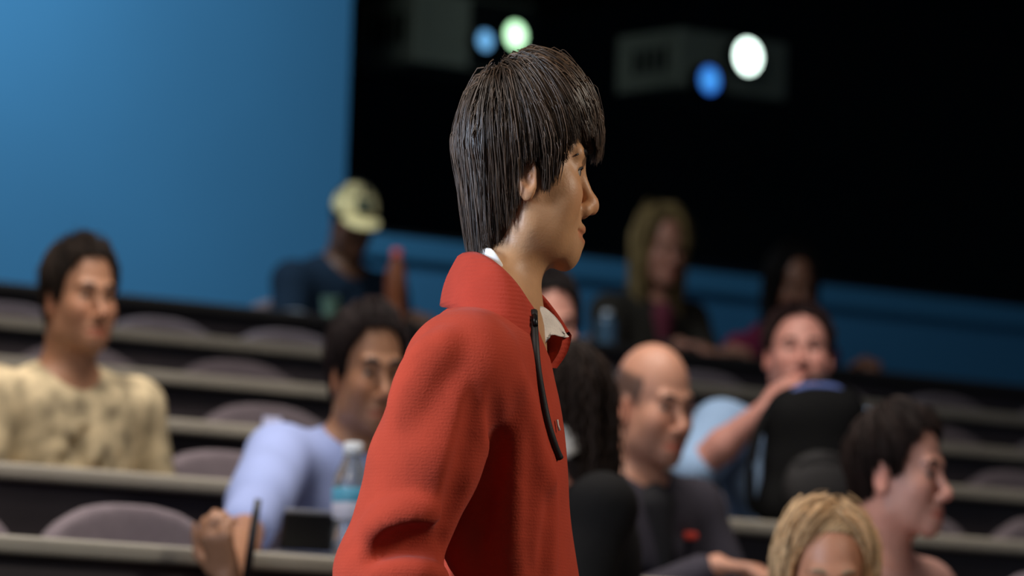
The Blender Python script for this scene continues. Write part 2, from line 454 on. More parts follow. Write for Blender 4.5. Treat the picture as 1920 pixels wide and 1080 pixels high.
# ------------------------------------------------------------------ hair
def ang(H):
    return np.degrees(np.arctan2(np.abs(H[..., 1]), H[..., 0] + .0))
def hair(parent, T, color, keys, env=((-.002, 0, .030), (.108, .090, .106)), crown=(-.05, 0, .11), guides=260, kids=9,
         rad=.0012, curl=0.0, tuck=0.0, spread=.007, K=14, tips=.012, down=0.55, shellk=.93, grav=None, extra=None, colvar=.35, part=None, cut=.006, ma=None, layers=0.0, wavy=0.0):
    """solid hair volume + locks that run from the crown to the hair line keys=[(degrees from the nose, z)]"""
    ka = np.array([k[0] for k in keys], float); kz = np.array([k[1] for k in keys], float)
    zend = lambda h: np.interp(ang(h), ka, kz)
    c = np.array(env[0]); r = np.array(env[1])
    base = np.array(lin(color))
    # volume
    h = .0045; zlo = min(kz.min(), -.1) - .02
    g = Field.cube((-.16, -.13, max(zlo, -.34)), (.15, .13, .16), h)
    X, Y, Z = np.meshgrid(*g.ax, indexing='ij')
    rr = r * shellk
    e = np.sqrt(((X - c[0]) / rr[0]) ** 2 + ((Y - c[1]) / rr[1]) ** 2 + (np.maximum(Z - c[2], 0) / rr[2]) ** 2)
    below = np.clip(c[2] - Z, 0, 1)
    d1 = (e - 1) * .09 + below * tuck * 1.1
    Hh = np.stack([X, Y, Z], -1)
    d2 = (zend(Hh) + cut - Z) * .7
    g.F = np.maximum(d1, d2).astype(np.float32)
    if extra:
        for e_ in extra:
            if e_[0] == 'cap': g.cap(*e_[1:], k=.02)
            elif e_[0] == 'ell': g.ell(*e_[1:], k=.02)
            elif e_[0] == 'cut': g.ell(*e_[1:], k=.006, mode='-')
    V, Q = g.mesh(2)
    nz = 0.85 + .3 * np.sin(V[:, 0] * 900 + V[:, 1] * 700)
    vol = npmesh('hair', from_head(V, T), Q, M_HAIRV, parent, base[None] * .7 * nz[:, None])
    # guide locks
    n = guides * 3
    D = rng.normal(size=(n, 3)); D /= np.linalg.norm(D, axis=1)[:, None]; D = D[D[:, 2] > -.25]
    cr = (np.array(crown) - c) / r; cr /= np.linalg.norm(cr)
    near = D @ cr
    p = c + D * r * .97
    ok = p[:, 2] > zend(p) + .035
    p = p[ok][:guides]; D = D[ok][:guides]; n = len(p)
    lay = rng.uniform(shellk + .02, 1.03, n)
    crp = c + cr * r
    rnd = rng.normal(size=(n, 3)) * .22
    path = [p.copy()]; done = np.zeros(n, bool); lim = rng.uniform(-.25 * tips, .75 * tips, n) + (rng.uniform(0, 1, n) < layers) * rng.uniform(0, .07, n)
    gv = np.array([0, 0, -1.0]) if grav is None else grav
    for st in range(90):
        nr = (p - c) / r ** 2; nr /= np.linalg.norm(nr, axis=1)[:, None]
        fl = p - crp
        if part is not None: fl = fl * np.array([.5, 1, 1]) + np.stack([np.zeros(n), np.sign(p[:, 1] - part) * .05, np.zeros(n)], -1)
        fl -= (fl * nr).sum(1)[:, None] * nr; fl /= np.linalg.norm(fl, axis=1)[:, None] + 1e-6
        hgt = np.clip((c[2] + .04 - p[:, 2]) / .08, 0, 1)[:, None]
        d = fl * (1 - hgt * .8) + gv * (down * .6 + hgt) + rnd * .35
        if curl: d = d + curl * np.stack([np.sin(st * .75 + rnd[:, 0] * 30), np.cos(st * .75 + rnd[:, 1] * 30), 0 * p[:, 0]], -1)
        d /= np.linalg.norm(d, axis=1)[:, None]
        q = p + d * .006
        ee = np.sqrt((((q - c) / r) ** 2).sum(1))
        up = q[:, 2] > c[2] - .01
        s = np.where(up, lay / ee, np.maximum(1, np.minimum(lay / ee, 1.0)))
        eh = np.sqrt((((q - c) / r)[:, :2] ** 2).sum(1))
        q2 = c + (q - c) * s[:, None]
        lo_ = ~up
        if tuck: q2[lo_, :2] = c[:2] + (q2[lo_, :2] - c[:2]) * (1 - tuck * .006 / .09)
        q = q2
        done |= q[:, 2] < zend(q) + lim
        p = np.where(done[:, None], p, q); path.append(p.copy())
    path = np.array(path)                                     # step, n, 3
    seg = np.linalg.norm(np.diff(path, axis=0), axis=2); cum = np.vstack([np.zeros(n), np.cumsum(seg, 0)])
    G = np.zeros((n, K, 3))
    for i in range(n):
        L = cum[-1, i]
        if L < .01: L = .01
        s = np.linspace(0, L, K)
        for a in range(3): G[i, :, a] = np.interp(s, cum[:, i] + np.arange(len(cum)) * 1e-9, path[:, i, a])
    # children
    t = np.linspace(0, 1, K)
    off = rng.normal(size=(n, kids, 3)) * spread
    Sx = G[:, None] + off[:, :, None] * (1 - .65 * t ** 1.5)[None, None, :, None]
    if wavy:
        ph = rng.uniform(0, 6.28, (n, 1, 1, 1)) + rng.normal(size=(n, kids, 1, 1)) * .5; wd = rng.normal(size=(n, 1, 1, 3)) * .7 + rng.normal(size=(n, kids, 1, 3)) * .5
        Sx = Sx + wavy * wd * np.sin(ph + t[None, None, :, None] * 9.0) * t[None, None, :, None] ** .5
    Sx = Sx.reshape(-1, K, 3)
    N = len(Sx)
    tn = np.gradient(Sx, axis=1); tn /= np.linalg.norm(tn, axis=2)[..., None] + 1e-9
    out = (Sx - c) / r ** 2; out /= np.linalg.norm(out, axis=2)[..., None] + 1e-9
    b1 = np.cross(tn, out); b1 /= np.linalg.norm(b1, axis=2)[..., None] + 1e-9
    b2 = np.cross(b1, tn)
    rd = rad * rng.uniform(.6, 1.4, (N, 1)) * (1 - .8 * t ** 3)[None]
    V = np.stack([Sx + rd[..., None] * (math.cos(a) * b1 + math.sin(a) * b2) for a in (math.pi / 2, math.pi * 7 / 6, math.pi * 11 / 6)], 2)   # N,K,3,3
    idx = np.arange(N * K * 3).reshape(N, K, 3)
    Q = np.stack([idx[:, :-1, [0, 1, 2]], idx[:, :-1, [1, 2, 0]], idx[:, 1:, [1, 2, 0]], idx[:, 1:, [0, 1, 2]]], -1).reshape(-1, 4)
    cv = base[None] * (1 + colvar * rng.normal(size=(N, 1))).clip(.4, 2.2)
    col = np.repeat(cv, K * 3, 0)
    st = npmesh('hair_locks', from_head(V.reshape(-1, 3), T), Q, ma or M_HAIR2, vol, col)
    st['kind'] = 'stuff'
    return vol

# ------------------------------------------------------------------ hands
def hand(f, w, d, nrm, side=1, curl=0.5, s=1.0, T=None):
    """w wrist, d direction of the fingers, nrm back of the hand, side: thumb side sign along cross(d,nrm)"""
    w = np.asarray(w, float); d = np.asarray(d, float) / np.linalg.norm(d)
    nrm = np.asarray(nrm, float); nrm = nrm - d * nrm.dot(d); nrm /= np.linalg.norm(nrm)
    b = np.cross(d, nrm) * side
    pc = w + d * .045 * s
    for o in (-.024, -.008, .008, .024):
        f.cap(w + d * .01 * s + b * o * .7 * s, w + d * .085 * s + b * o * s, .0125 * s, .0105 * s, .008)
    ln = [.068, .078, .074, .058]
    for i, o in enumerate((.027, .009, -.009, -.026)):
        p = w + d * (.088 - .004 * abs(i - 1)) * s + b * o * s
        a = curl * 0.9; L = ln[i] * s; pts = [p]
        for q, fr in enumerate((.46, .30, .24)):
            dd = d * math.cos(a) - nrm * math.sin(a); pts.append(pts[-1] + dd * L * fr); a += curl * 1.05
        f.chain(pts, [.0090 * s, .0085 * s, .0078 * s, .0065 * s], .003)
    t0 = w + d * .022 * s + b * .026 * s
    td = d * .62 + b * .62 - nrm * .35 * (0.4 + curl); td /= np.linalg.norm(td)
    t1 = t0 + td * .042 * s; td2 = d * .9 + b * (.30 - .35 * curl) - nrm * .55 * curl; td2 /= np.linalg.norm(td2)
    f.chain([t0, t1, t1 + td2 * .034 * s, t1 + td2 * .058 * s], [.014 * s, .0105 * s, .0092 * s, .0075 * s], .008)

# ================================================================== THE HALL
ROWY = {i: 7.386 + (6 - i) * 0.886 for i in range(1, 9)}
DESKZ = {i: 0.9 + 0.403 + (6 - i) * 0.183 for i in range(1, 9)}
TIERZ = {i: DESKZ[i] - 0.712 for i in DESKZ}
TOPZ = {i: TIERZ[i] + 0.7285 for i in DESKZ}
X0, X1 = 0.5, 16.0
YB = 13.1

box('floor', (-6, -3, -0.1), (18, ROWY[8] - 0.06, 0.0), M_CARPET)['kind'] = 'structure'
for i in range(8, 0, -1):
    yb = ROWY[i - 1] - 0.06 if i > 1 else YB
    o = box('floor_tier', (X0 - 1, ROWY[i] - 0.06, -0.1), (X1 + 1, yb, TIERZ[i]), M_CARPET); o['kind'] = 'structure'

jamb = at_Y(650, 280, YB)[0]
sill = at_Y(1190, 497, YB)[2]
wb = bmesh.new()
bbox(wb, (X0 - 2, YB, 0), (jamb, YB + 0.18, 5.0))
bbox(wb, (jamb, YB, 0), (X1 + 1, YB + 0.18, sill))
bbox(wb, (jamb, YB, 4.15), (X1 + 1, YB + 0.18, 5.0))
o = bmobj('wall_back', wb, M_BLUE); o['kind'] = 'structure'
o = box('wall_right', (X1 + 1, 3.0, 0), (X1 + 1.15, YB + .18, 5.0), M_BLUE); o['kind'] = 'structure'
o = box('trim_1', (jamb, YB - 0.022, sill - 0.066), (X1 + 1, YB, sill + 0.004), M_BLUET, bev=0.004); o['kind'] = 'structure'
o = box('ceiling', (-6, -3, 5.0), (18, 16, 5.1), M_CEIL); o['kind'] = 'structure'
# dark projection booth behind the window
for nm, lo, hi in (('wall_booth_back', (jamb - 0.6, 15.6, 0.5), (X1 + 1, 15.7, 5.0)),
                   ('wall_booth_right', (X1 + 1, YB + 0.18, 0.5), (X1 + 1.1, 15.7, 5.0)),
                   ('wall_booth_side', (jamb - 0.7, YB + 0.18, 0.5), (jamb - 0.6, 15.7, 5.0)),
                   ('floor_booth', (jamb - 0.6, YB + 0.18, 1.40), (X1 + 1, 15.6, 1.5)),
                   ('ceiling_booth', (jamb - 0.6, YB + 0.18, 4.35), (X1 + 1, 15.6, 4.45))):
    o = box(nm, lo, hi, M_DARKROOM); o['kind'] = 'structure'
win = empty('window_1', (jamb, YB + 0.1, sill)); win['kind'] = 'structure'
fb = bmesh.new(); wl = X1 + 1 - jamb; wh = 4.15 - sill
bbox(fb, (0.0, -0.04, 0), (0.035, 0.04, wh)); bbox(fb, (0.035, -0.04, 0), (wl, 0.04, 0.03)); bbox(fb, (0.035, -0.04, wh - 0.03), (wl, 0.04, wh))
bmobj('window_frame', fb, M_FRAME, win)
g = bpy.data.materials.new('booth_glass'); g.use_nodes = True; nt = g.node_tree
for nd in list(nt.nodes): nt.nodes.remove(nd)
out = nt.nodes.new('ShaderNodeOutputMaterial'); ms = nt.nodes.new('ShaderNodeMixShader'); tr = nt.nodes.new('ShaderNodeBsdfTransparent')
gl = nt.nodes.new('ShaderNodeBsdfGlossy'); fr = nt.nodes.new('ShaderNodeFresnel'); gl.inputs['Roughness'].default_value = 0.02
tr.inputs[0].default_value = (.8, .85, .82, 1); fr.inputs['IOR'].default_value = 1.15
nt.links.new(fr.outputs[0], ms.inputs[0]); nt.links.new(tr.outputs[0], ms.inputs[1]); nt.links.new(gl.outputs[0], ms.inputs[2]); nt.links.new(ms.outputs[0], out.inputs[0])
box('pane', (0.035, -0.004, 0.03), (wl, 0.004, wh - 0.03), g, win)

# ------------------------------------------------------------------ desks
ordn = {1: 'top row by the blue wall', 2: 'second row from the blue wall', 3: 'third row from the blue wall', 4: 'fourth row from the blue wall',
        5: 'row of the black backpack', 6: 'row of the teal-labelled water bottle', 7: 'row of the curly-haired woman', 8: 'row of the woman with parted hair'}
for i in range(8, 0, -1):
    Y, Z, T0 = ROWY[i], DESKZ[i], TIERZ[i]
    d = empty('lecture_desk', (6.0, Y, T0))
    tag(d, 'long lecture desk with %s edge in the %s' % ('dark' if i == 1 else 'grey', ordn[i]), 'desk', 'tiered lecture desks')
    box('worktop', (X0 - 6, 0.03, .700), (X1 - 6, .33, .728), M_TOP, d)
    bm = bmesh.new(); bbox(bm, (X0 - 6, 0.0, .698), (X1 - 6, .03, .730), .010, 3)
    bmobj('edge_band', bm, M_EDGEB if i == 1 else M_EDGE, d)
    box('modesty_panel', (X0 - 6, .05, .02), (X1 - 6, .075, .70), M_PANEL, d)
    for x in np.arange(X0 + .1, X1, 1.9):
        box('leg', (x - 6.02, .076, 0.0), (x - 5.98, .28, .70), M_METAL, d, .004)

# ------------------------------------------------------------------ chairs
def chair_proto():
    root = empty('lecture_chair', (0, 0, 0))
    f = Field.cube((-.10, -.26, .40), (.14, .26, .95), .010)
    X, Y, Z = np.meshgrid(*f.ax, indexing='ij')
    # rounded back panel, gently curved around the sitter; +x is forward
    hw = .200; top = .842
    arch = top - .075 * np.abs(Y / hw) ** 2.8
    xc = -.03 - .06 * (Z - .5) + .25 * Y ** 2
    d = np.maximum.reduce([np.abs(X - xc) - .024, np.abs(Y) - hw + .03 * np.clip((Z - .82) / .06, 0, 1), Z - arch, .56 - Z])
    f.F = d.astype(np.float32)
    V, Q = f.mesh(3)
    npmesh('backrest', V, Q, M_CHAIR, root)
    f = Field.cube((-.06, -.24, .38), (.42, .24, .50), .010)
    f.ell((.18, 0, .432), (.215, .20, .034), .01)
    V, Q = f.mesh(2); npmesh('seat', V, Q, M_CHAIR, root)
    V, Q = tube_geo(smooth_path([(.12, 0, .41), (-.02, 0, .415), (-.075, 0, .46), (-.062, 0, .62)], 14), .016, 8)
    npmesh('back_support', V, Q, M_METAL, root)
    lathe('post', [(0, .40), (.028, .40), (.026, .05), (.03, .03), (.12, .012), (.125, 0), (0, 0)], M_METAL, root, 20, (.16, 0, 0))
    return root
CH = chair_proto(); CH_USED = [False]
def chair(X, row, label, group=None, turn=0.0, dy=.69):
    if not CH_USED[0]: r = CH; CH_USED[0] = True
    else:
        r = CH.copy(); COL.objects.link(r)
        for ch in CH.children:
            c = ch.copy(); COL.objects.link(c); c.parent = r
    r.location = (X, ROWY[row] + dy, TIERZ[row]); r.rotation_euler = (0, 0, -math.pi / 2 + turn)
    r['label'] = label; r['category'] = 'chair'
    if group: r['group'] = group
    elif 'group' in r: del r['group']
    return r

# ================================================================== THE MAN IN THE RED FLEECE
MAN = empty('person', ORG, -TH)
tag(MAN, 'standing man in a red quarter-zip fleece, straight dark hair to the collar, in profile', 'person')
hc = P(986, 320)
TM = (rotz(R(7)) @ roty(R(1)), hc, np.array([.70, .86, 1.0]))

def graded(lo, hi, f0, f1, fine, coarse):
    a = list(np.arange(lo, f0, coarse)) + list(np.arange(f0, f1, fine)) + list(np.arange(f1, hi + coarse, coarse))
    return np.array(a)
fb_ = Field(graded(-.30, .30, hc[0] - .10, hc[0] + .11, .0022, .012),
            graded(-.34, .34, -.095, .095, .0028, .012),
            graded(.60, 1.80, 1.47, 1.775, .0022, .012))
head(fb_, TM, fine=True, mouth=.0035, neck=False)
nb = P(938, 625)
fb_.cap((-.012, 0, -.060), (-.035, 0, -.170), .051, .047, .03, T=TM)
fb_.cap(P(945, 600), nb, .034, .040, .03)
tc_ = P(925, 800); 
fb_.ell(tc_, (.062, .13, .20), .03)
fb_.ell(P(940, 1060), (.06, .12, .22), .03)
shR, elR = P(865, 700, -.165), P(722, 1075, -.205)
wrR = P(900, 1290, -.17)
shL, elL = P(895, 700, .165), P(850, 1090, .20)
wrL = P(960, 1330, .16)
for a, e_, w_, sd in ((shR, elR, wrR, -1), (shL, elL, wrL, 1)):
    fb_.chain([a, e_, w_], [.040, .025, .024], .02)
    fb_.cap(a, nb + np.array([0, 0, -.075]), .040, .045, .03)
    hand(fb_, w_, np.array([.75, 0, -.65]), np.array([.1, sd, 0.0]), -sd * 1, .55, .95)
V, Q = fb_.mesh(2)
npmesh('body', V, Q, M_SKIN, MAN, skin_colors(V, TM, (184, 136, 96), .10, lipw=.55))
eyes(MAN, TM)
MB = mat('dark_brow', (28, 20, 15), .6, .2, 300)
brows(MAN, TM, MB, .0034)
lashes(MAN, TM, MB)
hair(MAN, TM, (74, 56, 42), [(0, .016), (14, .020), (26, .040), (38, .036), (48, .024), (57, .004), (63, -.022), (67, -.033), (76, -.035), (80, -.010), (98, .000), (103, -.046), (108, -.060), (118, -.074), (128, -.088), (140, -.106), (155, -.135), (180, -.150)],
     env=((.003, 0, .028), (.115, .092, .106)), crown=(-.045, -.01, .11), guides=820, kids=11, rad=.0008, tuck=.19, spread=.0045, K=18, tips=.022, layers=.3, wavy=.0016, down=.35, colvar=.45, ma=M_HAIR)

# fleece
M_RED = mat('red_fleece', (172, 60, 38), .92, .06, 30, .3, 420, sheen=.04, wave=('Z', 80, .07, 1.2), spec=.2)
M_REDC = mat('red_fleece_collar', (168, 55, 37), .92, .06, 30, .3, 420, sheen=.04, wave=('Z', 60, .16, .6), spec=.2)
M_LIN = mat('cream_fleece_lining', (226, 212, 200), .95, .06, 60, .5, 500, sheen=.2)
M_ZIP = mat('black_zip_tape', (26, 20, 19), .6, .1, 200, .2, 900)
fj = Field.cube((-.40, -.36, .82), (.22, .36, 1.52), .0055)
fj.ell(P(920, 810), (.060, .150, .135), .04)
fj.ell(P(936, 930), (.063, .150, .20), .04)
fj.ell(P(950, 1130), (.067, .150, .26), .04)
fj.ell(P(960, 1400), (.090, .155, .26), .04)
fj.ell(P(872, 710), (.065, .13, .075), .04)
for s, sh in ((-1, shR), (1, shL)):
    top = P(912, 668, s * .055)
    fj.cap(top, sh + np.array([.004, 0, .012]), .046, .058, .05)
fj.cap(P(905, 650, -.04), P(918, 650, .05), .036, .036, .03)
fj.chain([shR, P(795, 870, -.195), elR], [.066, .060, .051], .012)
fj.chain([elR, P(790, 1170, -.21), wrR], [.054, .047, .036], .02)
fj.chain([shL, elL, wrL], [.062, .054, .038], .02)
fj.cap(P(880, 760, -.15), P(905, 820, -.13), .035, .03, .03)
fj.ell(P(1052, 628, 0), (.025, .09, .030), .008, '-')
# creases of cloth on the near side: (polyline of pixels, radius, depth from surface, sign)
def crease(pts, r, mode, dep, k):
    q = []
    for px, py in smooth_path(pts, 10):
        p0 = P(px, py, -.2); y = fj.hit_y(p0[0], p0[2])
        if y is None: continue
        p1 = P(px, py, y); q.append(p1 + np.array([0, dep, 0]))
    if len(q) > 1:
        rr = r * np.sin(np.linspace(.35, math.pi - .35, len(q)))
        fj.chain(q, rr, k, mode)
crease([(690, 998), (745, 972), (815, 958)], .014, '+', .003, .02)
crease([(700, 1058), (740, 1036), (785, 1024), (832, 1022)], .019, '-', -.004, .014)
crease([(690, 1090), (760, 1078), (830, 1078)], .014, '+', .002, .015)
crease([(893, 735), (890, 800), (872, 880), (850, 960), (828, 1010)], .012, '-', -.004, .014)
crease([(930, 740), (935, 830), (915, 930), (890, 1020)], .010, '-', -.005, .018)
crease([(975, 720), (985, 850), (975, 960), (965, 1070)], .011, '+', .003, .03)
crease([(1026, 860), (1024, 960), (1028, 1078)], .006, '+', .002, .02)
crease([(1000, 800), (1001, 900), (996, 1070)], .006, '-', -.005, .012)
crease([(835, 640), (790, 700), (750, 790)], .010, '+', .002, .03)
crease([(880, 1075), (868, 1020), (860, 985)], .014, '+', .004, .02)
V, Q = fj.mesh(2)
JK = npmesh('fleece_jacket', V, Q, M_RED, MAN)

def strip(name, tops, bots, thick, ma, parent, n=48, m_=7, flare=0.0):
    """a folded cloth band between two smooth curves, with thickness and a rolled upper rim"""
    A = smooth_path(tops, n); B = smooth_path(bots, n)
    cen = (A.mean(0) + B.mean(0)) / 2
    W = []
    for s in np.linspace(0, 1, m_):
        mid = A * s + B * (1 - s)
        o = mid - cen; o[:, 2] = 0; o /= np.linalg.norm(o, axis=1)[:, None] + 1e-9
        W.append((mid, o))
    ring = [m0 + o * (thick * .5 + flare * math.sin(math.pi * s)) for (m0, o), s in zip(W, np.linspace(0, 1, m_))]
    lastm, lasto = W[-1]; up = (A - B) / (np.linalg.norm(A - B, axis=1)[:, None])
    ring.append(lastm + up * thick * .45)
    ring += [m0 - o * (thick * .5 - flare * math.sin(math.pi * s)) for (m0, o), s in zip(W[::-1], np.linspace(1, 0, m_))]
    V = np.array(ring); k = len(ring)
    i, j = np.meshgrid(np.arange(k), np.arange(n - 1), indexing='ij'); i2 = (i + 1) % k
    Q = np.stack([i * n + j, i * n + j + 1, i2 * n + j + 1, i2 * n + j], -1).reshape(-1, 4)
    V = V.reshape(-1, 3)
    caps = []
    for e in (0, n - 1):
        r_ = [q * n + e for q in range(k)]
        for q in range(k // 2 - 1): caps.append([r_[q], r_[q + 1], r_[k - 2 - q], r_[k - 1 - q]])
    Q = np.vstack([Q, np.array(caps)])
    return npmesh(name, V, Q, ma, parent)

# stand-up collar: from the zip on the near side round the nape to the far flap
ct = [P(1001, 584, -.064), P(968, 535, -.084), P(930, 498, -.080), P(893, 478, -.054), P(868, 480, -.012), P(872, 482, .030),
      P(915, 490, .062), P(965, 520, .070), P(1012, 556, .056), P(1040, 590, .036), P(1064, 628, .020)]
cb = [P(1006, 680, -.094), P(965, 648, -.132), P(915, 612, -.134), P(868, 584, -.104), P(836, 576, -.024), P(838, 570, .040),
      P(880, 580, .090), P(930, 610, .100), P(990, 640, .080), P(1022, 650, .050), P(1036, 690, .010)]
strip('collar', ct, cb, .010, M_REDC, MAN, 60, 8, .004)
# cream lining turned out of the open zip
lt = [P(1002, 588, -.048), P(1016, 580, -.026), P(1034, 592, -.002), P(1050, 610, .012), P(1060, 628, .014)]
lb = [P(1012, 690, -.046), P(1016, 662, -.034), P(1022, 640, -.022), P(1034, 628, -.008), P(1056, 632, .006)]
strip('collar_lining', lt, lb, .008, M_LIN, MAN, 24, 6, .006)
# zip
zp = []
for px, py in smooth_path([(1001, 584), (1003, 630), (1008, 690), (1018, 750), (1029, 800), (1040, 835), (1050, 860)], 30):
    p0 = P(px, py, -.2); y = fj.hit_y(p0[0], p0[2])
    if y is None or py < 672: y = -.074 if y is None else min(y, -.074)
    zp.append(P(px, py, y - .002))
zp = np.array(zp)
zp[:, 1] = np.convolve(np.pad(zp[:, 1], 3, mode='edge'), np.ones(7) / 7, 'valid')
zt = tube('zip', zp, .0042, M_ZIP, MAN, 8)
tube('zip_pull', [zp[1] + np.array([0, -.006, 0]), zp[3] + np.array([.001, -.007, 0])], .003, M_METAL, zt, 6)
lg = P(1046, 797, -.2); ly = fj.hit_y(lg[0], lg[2])
if ly is not None:
    p = P(1046, 797, ly - .002)
    tube('chest_stitch', [p + np.array([-.001, 0, .006]), p, p + np.array([.002, 0, -.006])], .0016, M_LIN, MAN, 6)
# white tee at the nape
tt = [P(1000, 590, -.040), P(955, 520, -.058), P(922, 470, -.058), P(893, 474, -.004), P(915, 480, .045), P(965, 520, .055), P(1010, 580, .035)]
tb = [P(1000, 640, -.040), P(950, 580, -.060), P(908, 530, -.050), P(880, 520, -.004), P(908, 530, .050), P(950, 580, .060), P(1005, 640, .035)]
strip('tee_collar', tt, tb, .004, mat('white_cotton', (222, 216, 210), .9, .04, 50), MAN, 36, 4)
# trousers and shoes
M_JEAN = mat('dark_denim', (38, 42, 56), .9, .15, 60, .3, 400)
ft = Field.cube((-.2, -.24, .04), (.24, .24, 1.0), .014)
ft.ell((.0, 0, .90), (.105, .155, .12), .04)
for s in (-1, 1):
    ft.chain([(.0, s * .085, .86), (.02 + s * .03, s * .09, .48), (-.02 + s * .05, s * .09, .07)], [.088, .064, .058], .03)
V, Q = ft.mesh(2); npmesh('trousers', V, Q, M_JEAN, MAN)
M_SHOE = mat('black_leather', (24, 22, 22), .5, .1, 30)
def shoe(parent, x, y, z, yaw=0.0):
    f = Field.cube((-.1, -.06, 0), (.22, .06, .12), .010)
    f.ell((.06, 0, .035), (.135, .043, .033), .02); f.ell((-.02, 0, .06), (.055, .04, .045), .02)
    f.put(lambda X, Y, Z: (Z - .008) + 0 * X + 0 * Y, (-1, -1, -1), (1, 1, .008), .002, '-')
    V, Q = f.mesh(1); V = V @ rotz(yaw).T + np.array([x, y, z]); V[:, 2] -= V[:, 2].min() - z
    npmesh('shoe', V, Q, M_SHOE, parent)
shoe(MAN, -.05 - .02, -.09, 0); shoe(MAN, .03, .09, 0)

# ================================================================== THE AUDIENCE
def person(label, px, row, headpx, skin, look=38, turn=38, pitch=0, roll=0, dy=.56, hy=.50, hs=(.84, .80, 1.0), female=False,
           shirt=(90, 90, 90), shirt_mat=None, sleeve='long', stubble=0.0, hairkw=None, hcol=(25, 20, 18), hands=None, jacket=None,
           trous=(40, 42, 52), sh_w=.148, brow=.0042, lipw=.7, paint=None, group=None, curl=.5, elbows=None, nk=.155, arm=.265, lips=(.62, .30, .27)):
    Y = ROWY[row] + dy; tz = TIERZ[row]
    X = at_Y(px, headpx[1] + 150, Y)[0]
    psi = -math.pi / 2 + R(turn) - TH
    root = empty('person', (X, Y, tz), psi)
    tag(root, label, 'person', group)
    Rw = rotz(psi)
    loc = lambda p: (np.asarray(p) - np.array([X, Y, tz])) @ Rw
    hcw = loc(at_Y(headpx[0], headpx[1], ROWY[row] + hy))
    Rh = rotz(R(look - turn)) @ roty(R(pitch)) @ rotx(R(roll))
    T = (Rh, hcw, np.array(hs))
    nb = hcw + Rh @ (np.array([-.045, 0, -nk]) * hs) * .5 + np.array([-.040, 0, -nk]) * .5
    pel = np.array([0, 0, .54])
    sp = lambda t: pel * (1 - t) + nb * t + np.array([-.03, 0, 0]) * math.sin(math.pi * t)
    SH = {s: nb + np.array([-.005, s * sh_w, -.045]) for s in (-1, 1)}
    if hands is None: hands = {-1: None, 1: None}
    EL, WR, HD = {}, {}, {}
    desk_x = dy - .24
    for s in (-1, 1):
        hh = hands.get(s)
        if hh == 'lap':
            WR[s] = np.array([.20, s * .06, .66]); HD[s] = (np.array([.8, -s * .5, -.1]), np.array([0, 0, 1.0]))
        elif hh is None:
            WR[s] = np.array([desk_x - .02, s * .10, .775]); HD[s] = (np.array([.9, -s * .35, -.05]), np.array([0, 0, 1.0]))
        else:
            WR[s] = loc(at_Y(hh[0], hh[1], ROWY[row] + hh[2])); HD[s] = (np.array(hh[3]), np.array(hh[4]))
        mid = (SH[s] + WR[s]) / 2; L = np.linalg.norm(WR[s] - SH[s]); half = arm
        drop = math.sqrt(max(half ** 2 - (L / 2) ** 2, .0009))
        ax = (WR[s] - SH[s]) / L; hint = np.array([-.25, s * .45, -1.0])
        if elbows and s in elbows: hint = np.array(elbows[s], float)
        hint = hint - ax * hint.dot(ax); hint /= np.linalg.norm(hint)
        EL[s] = mid + hint * drop
    allp = np.array([hcw, nb, pel] + list(EL.values()) + list(WR.values()) + list(SH.values()))
    lo = allp.min(0) - np.array([.20, .20, .16]); hi = allp.max(0) + np.array([.22, .20, .18])
    lo[2] = max(lo[2], .40)
    hx = np.array([.125, .10, .135])
    f = Field(*[graded(lo[a], hi[a], hcw[a] - hx[a], hcw[a] + hx[a], .0036, .0075) for a in range(3)])
    head(f, T, fine=True, female=female)
    f.cap(hcw + Rh @ np.array([-.028, 0, -.06]), nb + np.array([0, 0, -.02]), .048 if not female else .040, .052 if not female else .046, .02)
    f.ell(sp(.72), (.085, sh_w * .85, .15), .04); f.ell(sp(.35), (.085, .115, .16), .04); f.ell(sp(.05), (.09, .13, .10), .04)
    for s in (-1, 1):
        f.cap(nb + np.array([0, 0, -.03]), SH[s], .040, .040, .04)
        f.chain([SH[s], EL[s]], [.040, .034], .02)
        f.chain([EL[s], EL[s] * .6 + WR[s] * .4, WR[s]], [.034, .035, .023], .015)
        hand(f, WR[s], HD[s][0], HD[s][1], s, curl, .90)
    V, Q = f.mesh(1)
    npmesh('body', V, Q, M_SKIN, root, skin_colors(V, T, skin, stubble, lips=lips, lipw=lipw, hairpaint=paint))
    # top garment
    fs = Field.cube(lo, hi, .008)
    fs.ell(sp(.74), (.102, sh_w * .98, .15), .05); fs.ell(sp(.38), (.108, .140, .18), .05); fs.ell(sp(.06), (.115, .155, .12), .05)
    for s in (-1, 1):
        fs.cap(nb + np.array([-.006, 0, -.052]), SH[s], .050, .054, .04)
        if sleeve == 'none': continue
        a = EL[s] if sleeve == 'long' else SH[s] * .35 + EL[s] * .65
        fs.chain([SH[s], a], [.055, .052 if sleeve == 'long' else .055], .03)
        if sleeve == 'long': fs.chain([EL[s], EL[s] * .12 + WR[s] * .88], [.050, .036], .025)
        if sleeve == 'rolled': fs.chain([SH[s], EL[s]], [.055, .050], .03)
    for q in range(14):   # cloth folds
        t = rng.uniform(.1, .85); p = sp(t) + np.array([.10, 0, 0]); y0 = rng.uniform(-.1, .1)
        fs.cap(p + np.array([0, y0, .02]), p + np.array([.005, y0 + rng.uniform(-.06, .06), -.06]), .008, .004, .015, '-')
    V, Q = fs.mesh(2)
    sm = shirt_mat or mat('cloth_%d_%d_%d' % shirt, shirt, .9, .08, 25, .3, 350, spec=.2)
    top = npmesh('jacket' if jacket else 'shirt', V, Q, sm, root)
